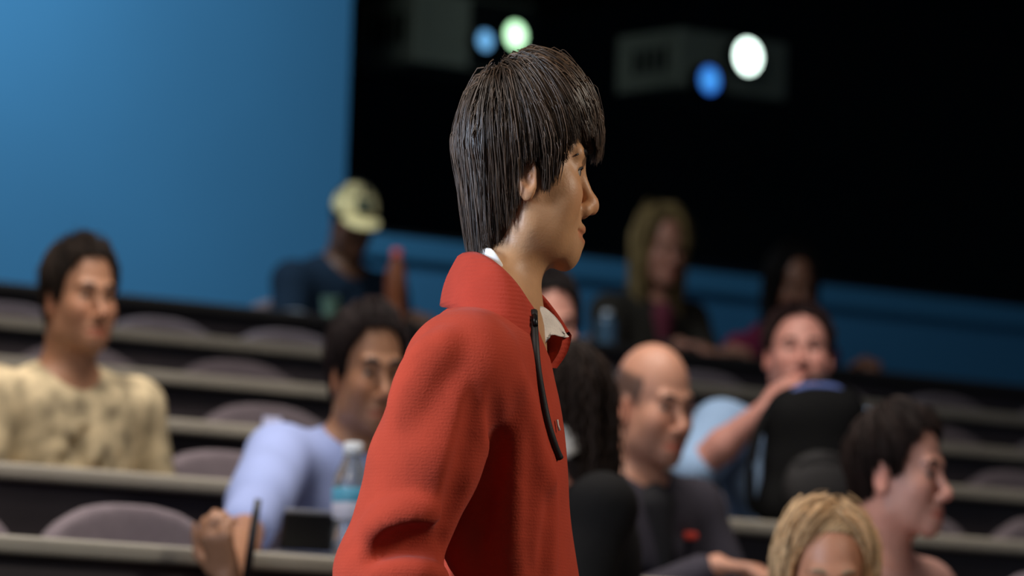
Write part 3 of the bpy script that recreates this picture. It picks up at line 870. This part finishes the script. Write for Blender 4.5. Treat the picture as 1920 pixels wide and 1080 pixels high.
    if jacket:     # dark shirt front between the open jacket edges
        fv = Field.cube(sp(.55) - .2, nb + .2, .008)
        fv.cap(nb + np.array([.050, 0, -.05]), sp(.45) + np.array([.105, 0, 0]), .045, .012, .02)
        V, Q = fv.mesh(2); npmesh('shirt', V, Q, mat('cloth_%d_%d_%d' % jacket, jacket, .9, .08, 25), root)
    ft = Field.cube((-.22, -.24, .06), (.5, .24, .66), .016)
    ft.ell((0, 0, .55), (.12, .155, .10), .04)
    for s in (-1, 1):
        ft.chain([(0, s * .08, .53), (.30, s * .09, .53), (.27, s * .09, .09)], [.078, .058, .045], .03)
    V, Q = ft.mesh(2); npmesh('trousers', V, Q, mat('cloth_%d_%d_%d' % trous, trous, .9, .1, 30), root)
    for s in (-1, 1): shoe(root, .25, s * .09, 0)
    eyes(root, T)
    bc = tuple(int(c * .7) for c in hcol)
    brows(root, T, mat('brow_%d_%d_%d' % bc, bc, .7, .2, 300), brow)
    if hairkw is not None: hair(root, T, hcol, **hairkw)
    return root, T, X, WR, nb, sp, Rw

SHORT = [(0, .078), (30, .072), (45, .050), (58, .030), (68, -.012), (80, -.015), (92, .010), (104, .000), (112, -.045), (140, -.075), (180, -.085)]
def short(**k):
    d = dict(keys=SHORT, guides=170, kids=6, rad=.0016, K=8, tips=.008, spread=.006, env=((-.006, 0, .030), (.108, .087, .100)), shellk=.95, tuck=.2)
    d.update(k); return d
LONG = [(0, .090), (28, .082), (44, .045), (56, -.03), (66, -.18), (90, -.26), (180, -.28)]

M_LILAC = mat('lilac_cotton', (150, 164, 212), .9, .07, 12, .25, 300)
lil, T_B, X_B, W_B, *_ = person('man in a pale lilac T-shirt with short dark hair behind a water bottle', 690, 6, (690, 700), (158, 112, 84), look=24, turn=22, pitch=4, nk=.115,
    shirt_mat=M_LILAC, sleeve='rolled', stubble=.25, hcol=(34, 24, 24), hs=(.82, .78, 1.05), sh_w=.150,
    hairkw=short(env=((-.006, 0, .032), (.108, .087, .099))), brow=.0055,
    hands={-1: (428, 1086, -.10, (.25, -.45, 1.0), (.7, -.7, .1)), 1: None}, elbows={-1: (.1, -.6, -1.0)}, curl=.75)
cap_man, T_C, X_C, W_C, *_ = person('man in a cream baseball cap and dark navy T-shirt, head bowed at the top row', 605, 1, (662, 415), (98, 66, 46), look=22, turn=40, pitch=24,
    shirt=(22, 40, 58), sleeve='short', hcol=(20, 16, 14), hs=(.74, .70, .92), sh_w=.175, hy=.44, hairkw=short(keys=[(0, .05), (60, .03), (68, -.02), (80, -.02), (92, .005), (104, -.01), (112, -.05), (180, -.07)], guides=90, env=((-.006, 0, .03), (.102, .082, .094))))
bald, T_M, X_M, W_M, nb_M, sp_M, _r = person('balding man in a dark grey jacket with a small red chest patch', 1215, 6, (1224, 762), (186, 134, 110), look=40, turn=42, pitch=6, nk=.14,
    shirt=(58, 54, 62), stubble=.45, jacket=(22, 20, 24), hcol=(38, 32, 30), hs=(.84, .84, 1.03), sh_w=.165,
    paint=((66, 54, 50), lambda H: np.clip((H[:, 2] - np.interp(ang(H), [0, 55, 62, 75, 90, 104, 112, 180], [.3, .3, .02, -.012, .012, .0, -.045, -.085])) / .012, 0, 1)
           * np.clip((np.interp(ang(H), [0, 55, 180], [.0, .055, .085]) - H[:, 2]) / .012, 0, 1) * .85))
man_i, T_I, X_I, W_I, *_ = person('round-faced man in a pale blue shirt leaning over a black backpack', 1492, 5, (1497, 664), (196, 138, 124), look=3, turn=20, pitch=-6,
    shirt=(150, 178, 212), sleeve='rolled', hcol=(38, 24, 24), hs=(.84, .86, .88), sh_w=.165, hy=.42, nk=.13, arm=.205,
    hairkw=short(env=((-.006, 0, .030), (.106, .086, .096)), keys=[(0, .082), (30, .078), (48, .055), (62, .02), (72, .0), (92, .01), (104, 0), (112, -.045), (180, -.08)]),
    hands={-1: (1436, 768, .26, (.2, .75, .65), (.4, -.6, .4)), 1: (1560, 900, .20, (.6, -.4, .2), (.3, .8, .4))}, elbows={-1: (.1, -.9, -.9)})
woman_g, T_G, X_G, *_ = person('woman with long blonde hair and a dark jacket at the top row', 1215, 1, (1238, 468), (166, 114, 94), look=26, turn=34, pitch=6, female=True,
    shirt=(44, 40, 34), jacket=(96, 30, 48), hcol=(124, 104, 68), sh_w=.150, hs=(.84, .80, 1.0),
    hairkw=dict(keys=LONG, guides=240, kids=7, rad=.0022, K=14, tips=.03, spread=.009, env=((-.006, 0, .030), (.110, .092, .104)), part=-.01, down=.5,
                extra=[('cap', (-.03, -.082, -.02), (.01, -.085, -.19), .026, .022), ('cap', (-.03, .082, -.02), (.01, .085, -.19), .026, .022), ('cap', (-.08, 0, 0), (-.08, 0, -.2), .05, .05)]))
woman_h, T_H, X_H, *_ = person('woman with long black hair and a magenta top leaning on the top row desk', 1470, 1, (1484, 540), (128, 86, 66), look=22, turn=30, pitch=8, female=True,
    shirt=(112, 32, 62), sleeve='none', hcol=(18, 14, 14), sh_w=.150, hy=.36, hs=(.84, .80, 1.0),
    hairkw=dict(keys=LONG, guides=200, kids=6, rad=.0022, K=12, tips=.03, spread=.009, part=.0, env=((-.006, 0, .030), (.108, .090, .102)),
                extra=[('cap', (-.03, -.080, -.02), (.0, -.085, -.17), .028, .022), ('cap', (-.03, .080, -.02), (.0, .085, -.17), .026, .022), ('cap', (-.08, 0, 0), (-.08, 0, -.2), .05, .05)]),
    hands={-1: (1352, 664, .16, (.7, .5, 0), (0, 0, 1.0)), 1: None})
man_f, T_F, X_F, *_ = person('dark-haired person in grey seated in the backpack row behind the standing man', 1015, 5, (1022, 618), (196, 140, 124), look=20, turn=30,
    shirt=(66, 62, 66), hcol=(30, 24, 24), hs=(.84, .80, 1.0), hairkw=short())
woman_n, T_N, X_N, _w, _nb, _sp, RW_N = person('woman with long curly black hair and a white collar beside the balding man', 1050, 7, (1030, 775), (150, 92, 70), look=-72, turn=-70, pitch=8, nk=.125, female=True,
    shirt=(17, 15, 15), hcol=(50, 38, 32), hs=(.84, .82, .92), sh_w=.125,
    hairkw=dict(keys=[(0, .075), (30, .06), (48, .01), (62, -.035), (86, -.05), (104, -.20), (125, -.42), (180, -.46)], guides=420, kids=9, rad=.0017, K=22, tips=.05, spread=.012, curl=.8, env=((-.008, 0, .026), (.108, .094, .100)), down=.4,
                extra=[('cap', (-.07, .02, 0), (-.105, .03, -.32), .045, .042), ('cap', (-.07, -.03, 0), (-.09, -.04, -.30), .040, .040)]))
woman_l, T_L, X_L, *_ = person('woman with parted honey-blonde hair in the lowest row', 1548, 8, (1548, 1076), (196, 134, 102), look=6, turn=20, pitch=14, female=True,
    shirt=(120, 96, 84), hcol=(208, 168, 124), hs=(.84, .76, .86), sh_w=.150, hy=.50,
    hairkw=dict(keys=[(0, .082), (34, .076), (52, .050), (64, .0), (72, -.12), (95, -.24), (180, -.26)], guides=420, kids=10, rad=.0012, K=16, tips=.03, spread=.008, part=.012, env=((-.006, 0, .026), (.106, .092, .102)), down=.45,
                extra=[('cap', (-.02, -.088, -.02), (.005, -.098, -.16), .018, .018), ('cap', (-.02, .088, -.02), (.005, .098, -.16), .018, .018), ('cap', (-.08, 0, 0), (-.08, 0, -.18), .05, .045)]))
man_k, T_K, X_K, *_ = person('short-haired man in a dusty pink shirt turned aside beside the black backpack', 1700, 7, (1686, 890), (206, 148, 128), look=64, turn=50,
    shirt=(186, 140, 128), hcol=(40, 28, 24), hs=(.84, .80, 1.0), hairkw=short())
M_CAMO = mat('beige_camouflage', (190, 172, 138), .9, .6, 22, .3, 300)
man_p, T_P, X_P, *_ = person('person in a beige mottled shirt seated among empty chairs', 150, 5, (150, 560), (170, 122, 94), look=34, turn=36, hands={-1: 'lap', 1: 'lap'},
    shirt_mat=M_CAMO, hcol=(40, 30, 24), hs=(.84, .80, 1.0), sh_w=.165, hairkw=short())

# balding man's chest patch
pc = nb_M + np.array([.072, .085, -.105])
bm = bmesh.new(); bbox(bm, pc - np.array([.022, .012, .007]), pc + np.array([.010, .012, .007]), .004)
bmobj('chest_patch', bm, mat('red_patch', (206, 62, 44), .8, .05, 60), bald)
# curly woman's white collar
ln = lambda px, py, yo: (at_Y(px, py, ROWY[7] + yo) - np.array([X_N, ROWY[7] + .56, TIERZ[7]])) @ RW_N
strip('collar', [ln(1048, 796, .43), ln(1066, 800, .42), ln(1086, 806, .43), ln(1102, 814, .465)], [ln(1050, 858, .41), ln(1064, 860, .40), ln(1080, 850, .41), ln(1092, 838, .455)],
      .010, mat('white_collar_cotton', (180, 176, 172), .9, .04, 40), woman_n, 20, 5)

# baseball cap
cap_o = empty('baseball_cap', (0, 0, 0)); cap_o.parent = cap_man
f = Field.cube((-.14, -.12, -.02), (.22, .12, .16), .005)
X, Y, Z = np.meshgrid(*f.ax, indexing='ij')
e = np.sqrt(((X + .004) / .112) ** 2 + (Y / .094) ** 2 + (np.maximum(Z - .035, 0) / .088) ** 2)
inn = np.sqrt(((X + .004) / .106) ** 2 + (Y / .088) ** 2 + (np.maximum(Z - .035, 0) / .082) ** 2)
dd = np.maximum.reduce([(e - 1) * .09, (1 - inn) * .09, (.030 + .02 * np.clip(-X / .1, 0, 1)) - Z])
f.F = dd.astype(np.float32)
V, Q = f.mesh(1)
M_CAP = mat('cream_cap_cotton', (226, 212, 156), .85, .08, 40, .2, 400)
cc = npmesh('cap_crown', from_head(V, T_C), Q, M_CAP, cap_man)
f = Field.cube((.04, -.11, -.03), (.23, .11, .08), .005)
X, Y, Z = np.meshgrid(*f.ax, indexing='ij')
zb = .040 - 2.4 * Y ** 2 - .9 * np.clip(X - .09, 0, 1) * .35
f.F = np.maximum.reduce([np.abs(Z - zb) - .0035, (np.sqrt(((X - .06) / .105) ** 2 + (Y / .088) ** 2) - 1) * .09, .07 - X]).astype(np.float32)
V, Q = f.mesh(1); npmesh('cap_brim', from_head(V, T_C), Q, M_CAP, cap_man)
bpy.data.objects.remove(cap_o)
u, v = np.meshgrid(np.linspace(-.035, .035, 9), np.linspace(.055, .095, 6), indexing='ij')
ex = np.sqrt(np.maximum(1 - (u / .094) ** 2 - ((v - .035) / .088) ** 2, 0)) * .112 - .002
H = np.stack([ex, u, v], -1).reshape(-1, 3); i, j = np.meshgrid(np.arange(8), np.arange(5), indexing='ij')
Q = np.stack([i * 6 + j, (i + 1) * 6 + j, (i + 1) * 6 + j + 1, i * 6 + j + 1], -1).reshape(-1, 4)
Hb = H.copy(); Hb[:, 0] -= .008
npmesh('cap_badge', from_head(np.vstack([H, Hb]), T_C), np.vstack([Q, Q[:, ::-1] + len(H)]), mat('cap_badge_green', (70, 78, 62), .9, .3, 90), cap_man)

# ------------------------------------------------------------------ chairs, occupied and empty
OCC = {i: [] for i in range(1, 9)}
for (row, X, who) in ((6, X_B, 'man in the pale lilac T-shirt'), (1, X_C, 'man in the cream cap'), (6, X_M, 'balding man'), (5, X_I, 'man with the black backpack'),
                      (1, X_G, 'long-haired blonde woman'), (1, X_H, 'woman in the magenta top'), (5, X_F, 'person behind the fleece wearer'), (7, X_N, 'curly-haired woman'),
                      (8, X_L, 'woman with parted hair'), (7, X_K, 'man in dusty pink'), (5, X_P, 'person in the mottled beige shirt')):
    chair(X, row, 'grey lecture chair taken by the %s' % who, dy=.66); OCC[row].append((X, who))
vis = {2: [(318, 600), (556, 632)], 3: [(462, 690)], 4: [(520, 775)], 5: [(446, 880)], 6: [(272, 965)]}
for row in range(2, 7):
    Yc = ROWY[row] + .70
    xs = [at_Y(px, py, Yc)[0] for px, py in vis.get(row, [])]
    lo = at_Y(-60, 700, Yc)[0]; hi = at_Y(1980, 700, Yc)[0]
    occ = [o[0] for o in OCC[row]]
    ph = xs[0]
    for X in ph + np.arange(math.floor((lo - ph) / .47), math.ceil((hi - ph) / .47) + 1) * .47:
        if min([abs(X - t) for t in occ + xs]) > .40: xs.append(X)
    xs.sort()
    for X in xs:
        lab = 'empty grey round-backed chair in the %s' % ordn[row]
        for k, (xo, who) in enumerate(OCC[row]):     # next to a sitter: say to whom and on which hand
            between = [t for t in xs if min(t, X) < t < max(t, X) or (min(xo, X) < t < max(xo, X))]
            if not between and abs(X - xo) < .95: lab = 'empty grey chair next to the %s, on the %s-hand side' % (who, 'left' if X > xo else 'right'); break
        c = chair(X, row, lab, 'empty chairs of the %s' % ordn[row], dy=.70)
# ------------------------------------------------------------------ bottles and things on the desks
M_PET = mat('clear_plastic', (225, 232, 236), .12, .02, 10, trans=.85)
M_CAPW = mat('white_cap', (226, 230, 236), .5, .02, 20)
M_LBL = mat('teal_label', (96, 178, 208), .5, .05, 40)
M_LBLW = mat('white_label', (206, 204, 220), .5, .05, 40)
def bottle(px, py, row, yo, H, rad, label, capm=M_CAPW, bodym=M_PET, lab=True):
    Y = ROWY[row] + yo; X = at_Y(px, py, Y)[0]
    b = empty('bottle', (X, Y, TOPZ[row])); tag(b, label, 'bottle')
    k = H / .21
    lathe('bottle_body', [(0, 0), (rad * .9, 0), (rad, .006), (rad, .05 * k), (rad * .93, .06 * k), (rad, .07 * k), (rad, .13 * k), (rad * .92, .150 * k), (rad * .48, .182 * k), (rad * .42, .192 * k), (0, .193 * k)], bodym, b)
    lathe('bottle_cap', [(0, .188 * k), (rad * .5, .188 * k), (rad * .52, .191 * k), (rad * .5, .208 * k), (rad * .44, .21 * k), (0, .21 * k)], capm, b)
    if lab:
        l = lathe('bottle_label', [(rad * 1.01, .072 * k), (rad * 1.03, .074 * k), (rad * 1.03, .100 * k), (rad * 1.01, .102 * k)], M_LBLW, b)
        lathe('label_band', [(rad * 1.02, .1022 * k), (rad * 1.035, .104 * k), (rad * 1.035, .126 * k), (rad * 1.01, .128 * k)], M_LBL, l)
    return b
bottle(655, 1050, 6, .07, .205, .033, 'clear water bottle with white cap and teal label before the lilac T-shirt')
bottle(1137, 660, 1, .06, .100, .026, 'small blue-tinted water bottle with white cap beside the long-haired blonde woman', bodym=mat('blue_tint_plastic', (90, 130, 160), .2, .05, 10, trans=.5), lab=False)
bottle(740, 600, 1, .10, .215, .030, 'tall orange drink bottle with coral red cap on the top row desk',
       capm=mat('coral_cap', (206, 76, 58), .5, .05, 20), bodym=mat('orange_tea', (128, 68, 34), .3, .1, 10), lab=False)

# slim dark laptop before the lilac man
Y = ROWY[6] + .10; X = at_Y(578, 1040, Y)[0]
lp = empty('laptop', (X, Y, TOPZ[6]), R(-8)); tag(lp, 'small dark laptop with pale rim open on the desk beside the water bottle', 'laptop')
M_SIL = mat('silver_rim', (170, 172, 182), .35, .03, 30, metal=.6)
box('base', (-.056, 0, 0), (.056, .14, .012), M_SIL, lp, .003)
rt = Matrix.Rotation(R(12), 3, 'X')
box('lid', (-.056, -.004, .014), (.056, .004, .078), M_BLACKP, lp, .003, 2, rt, (0, 0, .012))
box('lid_rim', (-.056, -.003, .078), (.056, .003, .085), M_SIL, lp, .002, 2, rt, (0, 0, .012))
box('screen', (-.056, .0042, .018), (.056, .0055, .074), mat('screen_black', (14, 15, 20), .2, .05, 10), lp, 0, 2, rt, (0, 0, .012))
# pen in the lilac man's hand
pw = at_Y(470, 1020, ROWY[6] - .150)
pen = tube('marker_pen', [pw + np.array([0.012, 0, .075]), pw + np.array([.004, 0, .02]), pw + np.array([-.006, 0, -.06])], [.006, .0075, .0075], M_BLACKP, None, 10)
tag(pen, 'thick black marker pen held upright by the man in lilac', 'pen')
# standing card
Y = ROWY[5] + .10; X = at_Y(506, 900, Y)[0]
cd = empty('name_card', (X, Y, TOPZ[5]), R(-12)); tag(cd, 'pale lilac card standing folded behind the lilac T-shirt’s shoulder', 'card')
M_CARD = mat('pale_lilac_card', (196, 198, 232), .8, .03, 30)
for s in (-1, 1):
    box('card_leaf', (-.019, -.001, 0), (.019, .001, .135), M_CARD, cd, 0, 2, Matrix.Rotation(R(8) * s, 3, 'X'), (0, 0, .135))
# papers on the top desk
def sheet(px, py, row, yo, sx, sy, rz, label, ma=M_WHITE, lift=0.0, thick=.004):
    Y = ROWY[row] + yo; X = at_Y(px, py, Y)[0]
    bm = bmesh.new(); nx, ny = 8, 6
    gr = [[bm.verts.new(((a / nx - .5) * sx, (b / ny - .5) * sy, thick + lift * (abs(a / nx - .5) * 2) ** 2)) for b in range(ny + 1)] for a in range(nx + 1)]
    for a in range(nx):
        for b in range(ny): bm.faces.new((gr[a][b], gr[a + 1][b], gr[a + 1][b + 1], gr[a][b + 1]))
    r = bmesh.ops.solidify(bm, geom=bm.faces[:], thickness=thick)
    o = bmobj('paper_pad', bm, ma); o.location = (X, Y, TOPZ[row]); o.rotation_euler = (0, 0, rz)
    zmin = min(v.co.z for v in o.data.vertices)
    for v in o.data.vertices: v.co.z -= zmin
    return tag(o, label, 'paper')
sheet(572, 582, 1, .07, .15, .10, R(10), 'thick white notepad with lifted edges before the capped man', lift=.008, thick=.026)
sheet(1625, 696, 1, .10, .14, .12, R(-8), 'beige paper pad on the top row desk past the magenta top', mat('beige_paper', (150, 146, 128), .8, .04, 30), .006, .018)
sheet(1172, 652, 1, .12, .06, .10, R(6), 'yellow-green notepad beside the blue-tinted bottle', mat('yellow_green_pad', (140, 140, 78), .8, .04, 30), .004, .018)
Y = ROWY[1] + .05; X = at_Y(620, 575, Y)[0]
cup = empty('paper_cup', (X, Y, TOPZ[1])); tag(cup, 'small pale green paper cup beside the white notepad', 'cup')
lathe('cup_wall', [(0, 0), (.019, 0), (.020, .003), (.027, .050), (.029, .052), (.027, .054), (.025, .050), (.018, .006), (0, .006)], mat('pale_green_paper', (110, 146, 128), .7, .05, 20), cup)

# backpack on the fifth desk
Y = ROWY[5] + .12; pb = at_Y(1525, 995, Y)
bp_ = empty('backpack', (pb[0], Y, TOPZ[5]), R(-38 + 12)); tag(bp_, 'black backpack with blue trim standing on the desk before the round-faced man', 'backpack')
M_BAG = mat('black_nylon', (9, 9, 10), .8, .15, 30, .3, 300, spec=.15)
M_BAG2 = mat('charcoal_nylon', (27, 24, 25), .75, .15, 30, .3, 300)
f = Field.cube((-.16, -.11, -.01), (.16, .13, .34), .007)
f.ell((0, .01, .13), (.112, .068, .17), .03); f.cap((-.055, .01, .24), (.055, .01, .25), .050, .050, .05); f.cap((-.07, .01, .045), (.07, .01, .045), .048, .048, .04)
f.put(lambda X, Y, Z: (Z + 0 * X + 0 * Y), (-1, -1, -1), (1, 1, .0), .004, '-')
V, Q = f.mesh(2); V[:, 2] -= V[:, 2].min(); npmesh('bag_body', V, Q, M_BAG, bp_)
f = Field.cube((-.13, -.13, -.01), (.13, .05, .20), .007)
f.ell((0, -.052, .085), (.082, .034, .078), .02); V, Q = f.mesh(2); V[:, 2] += max(0, .001 - V[:, 2].min())
pk = npmesh('front_pocket', V, Q, M_BAG2, bp_)
tube('zip', smooth_path([(-.062, -.072, .13), (0, -.082, .150), (.062, -.072, .13)], 14), .003, M_METAL, pk, 6)
tube('trim', smooth_path([(-.085, -.010, .268), (-.04, -.018, .294), (.0, -.020, .299), (.04, -.018, .296), (.085, -.010, .272)], 18), .006, mat('blue_piping', (92, 112, 178), .6, .05, 40), bp_, 8)
tube('carry_handle', smooth_path([(-.03, .02, .294), (-.02, .02, .315), (.02, .02, .317), (.03, .02, .296)], 12), .006, M_BAG2, bp_, 8)
for s in (-1, 1):
    tube('shoulder_strap', smooth_path([(s * .05, .05, .28), (s * .105, .01, .24), (s * .142, -.02, .15), (s * .138, -.01, .05), (s * .10, .01, .02)], 18), .011, M_BAG, bp_, 8)

# ------------------------------------------------------------------ projectors in the booth
def glow(name, inner, outer, st):
    ma = bpy.data.materials.new(name); ma.use_nodes = True; nt = ma.node_tree; b = nt.nodes['Principled BSDF']
    tc = nt.nodes.new('ShaderNodeTexCoord'); gr = nt.nodes.new('ShaderNodeTexGradient'); gr.gradient_type = 'SPHERICAL'
    mp = nt.nodes.new('ShaderNodeMapping'); mp.inputs['Scale'].default_value = (14, 14, 14)
    rp = nt.nodes.new('ShaderNodeValToRGB'); rp.color_ramp.elements[0].position = .05; rp.color_ramp.elements[0].color = (*lin(outer), 1)
    rp.color_ramp.elements[1].position = .45; rp.color_ramp.elements[1].color = (*lin(inner), 1)
    nt.links.new(tc.outputs['Object'], mp.inputs[0]); nt.links.new(mp.outputs[0], gr.inputs[0]); nt.links.new(gr.outputs[0], rp.inputs[0])
    nt.links.new(rp.outputs[0], b.inputs['Emission Color']); b.inputs['Emission Strength'].default_value = st
    b.inputs['Base Color'].default_value = (.02, .02, .03, 1); b.inputs['Roughness'].default_value = .1
    return ma
M_PROJ = mat('projector_grey', (165, 161, 156), .5, .05, 10)
YP = YB + .75
def projector(px0, px1, py0, py1, label, lenses, front=None, yaw=0.0):
    a = at_Y(px0, (py0 + py1) / 2, YP); b = at_Y(px1, (py0 + py1) / 2, YP); c0 = at_Y((px0 + px1) / 2, py0, YP); c1 = at_Y((px0 + px1) / 2, py1, YP)
    cx = (a[0] + b[0]) / 2; w = (b[0] - a[0]); h = c0[2] - c1[2]
    r = empty('projector', (cx, YP, c1[2]), yaw); tag(r, label, 'projector')
    bm = bmesh.new(); bbox(bm, (-w / 2, 0, 0), (w / 2, .34, h), .012, 3); bmobj('casing', bm, M_PROJ, r)
    for k in range(4): box('vent_slat', (-w / 2 - .003, .06 + k * .05, h * .3), (-w / 2 + .004, .09 + k * .05, h * .7), M_BLACKP, r)
    if front:
        fa = at_Y(front[0], 70, YP)[0] - cx; fb2 = at_Y(front[1], 70, YP)[0] - cx
        box('front_panel', (fa, -.012, .01), (fb2, .004, h - .008), M_BLACKP, r, .005)
    for px, py, rad, ma in lenses:
        q = at_Y(px, py, YP - .06) - np.array([cx, YP, c1[2]])
        bar = lathe('lens_barrel', [(0, 0), (rad * 1.12, 0), (rad * 1.12, .05), (rad, .052), (rad, .044), (0, .044)], M_BLACKP, r, 28)
        bar.location = (q[0], -.01, q[2]); bar.rotation_euler = (R(90), 0, 0)
        l = lathe('lens_glass', [(0, .052), (rad * .35, .051), (rad * .7, .048), (rad * .97, .044)], ma, bar, 28)
    box('ceiling_mount', (-.02, .15, h - .002), (.02, .19, 4.345 - c1[2]), M_METAL, r)
    box('mount_plate', (-.07, .10, h - .004), (.07, .24, h + .01), M_METAL, r, .003)
    return r
G1 = glow('lens_white', (255, 252, 248), (240, 255, 250), 6.0)
G2 = glow('lens_blue', (95, 195, 240), (25, 60, 215), 1.8)
G3 = glow('lens_green_white', (245, 252, 245), (150, 220, 150), 4.0)
G4 = glow('lens_pale_blue', (140, 200, 238), (60, 120, 210), 1.8)
projector(1272, 1478, 66, 176, 'grey ceiling projector with a brilliant white lens and a deep blue one', [(1404, 106, .060, G1), (1332, 150, .048, G2)])
projector(780, 1004, -4, 132, 'dim grey ceiling projector with black front and pale green and blue lenses', [(968, 66, .046, G3), (911, 76, .034, G4)], front=(880, 1003))
# things on the booth counter
cn = empty('booth_counter', (jamb + 2.5, YB + .45, 1.5)); tag(cn, 'black counter running behind the dark booth window', 'counter')
box('counter_top', (-2.2, -.20, sill - 1.5 - .01), (3.5, .25, sill - 1.5 + .03), M_DARKROOM, cn)
for x in (-2.0, .6, 3.3): box('leg', (x, -.1, 0), (x + .05, .2, sill - 1.51), M_DARKROOM, cn)
def sillbox(px0, px1, py, h, ma, name, label, cat, yo=.34):
    Y = YB + yo; z = sill + .03
    a = at_Y(px0, py, Y); b = at_Y(px1, py, Y)
    r = empty(name, ((a[0] + b[0]) / 2, Y, z - .001)); tag(r, label, cat); w = b[0] - a[0]
    box('casing', (-w / 2, 0, 0), (w / 2, .08, h), ma, r, .004)
    box('face_plate', (-w / 2 + .008, -.006, .008), (w / 2 - .008, .002, h - .008), ma, r, .002)
sillbox(1108, 1142, 465, .035, mat('dim_grey_box', (62, 68, 72), .5, .05, 20), 'control_box', 'small grey control box on the capped man’s side of the navy case', 'control box')
sillbox(1548, 1584, 512, .035, mat('dim_grey_box', (62, 68, 72), .5, .05, 20), 'control_box', 'small grey control box behind the magenta top, past the navy case', 'control box')
sillbox(1285, 1425, 488, .06, mat('navy_casing', (20, 24, 48), .4, .05, 20), 'mixing_desk', 'low navy equipment case on the counter behind the booth window', 'equipment')
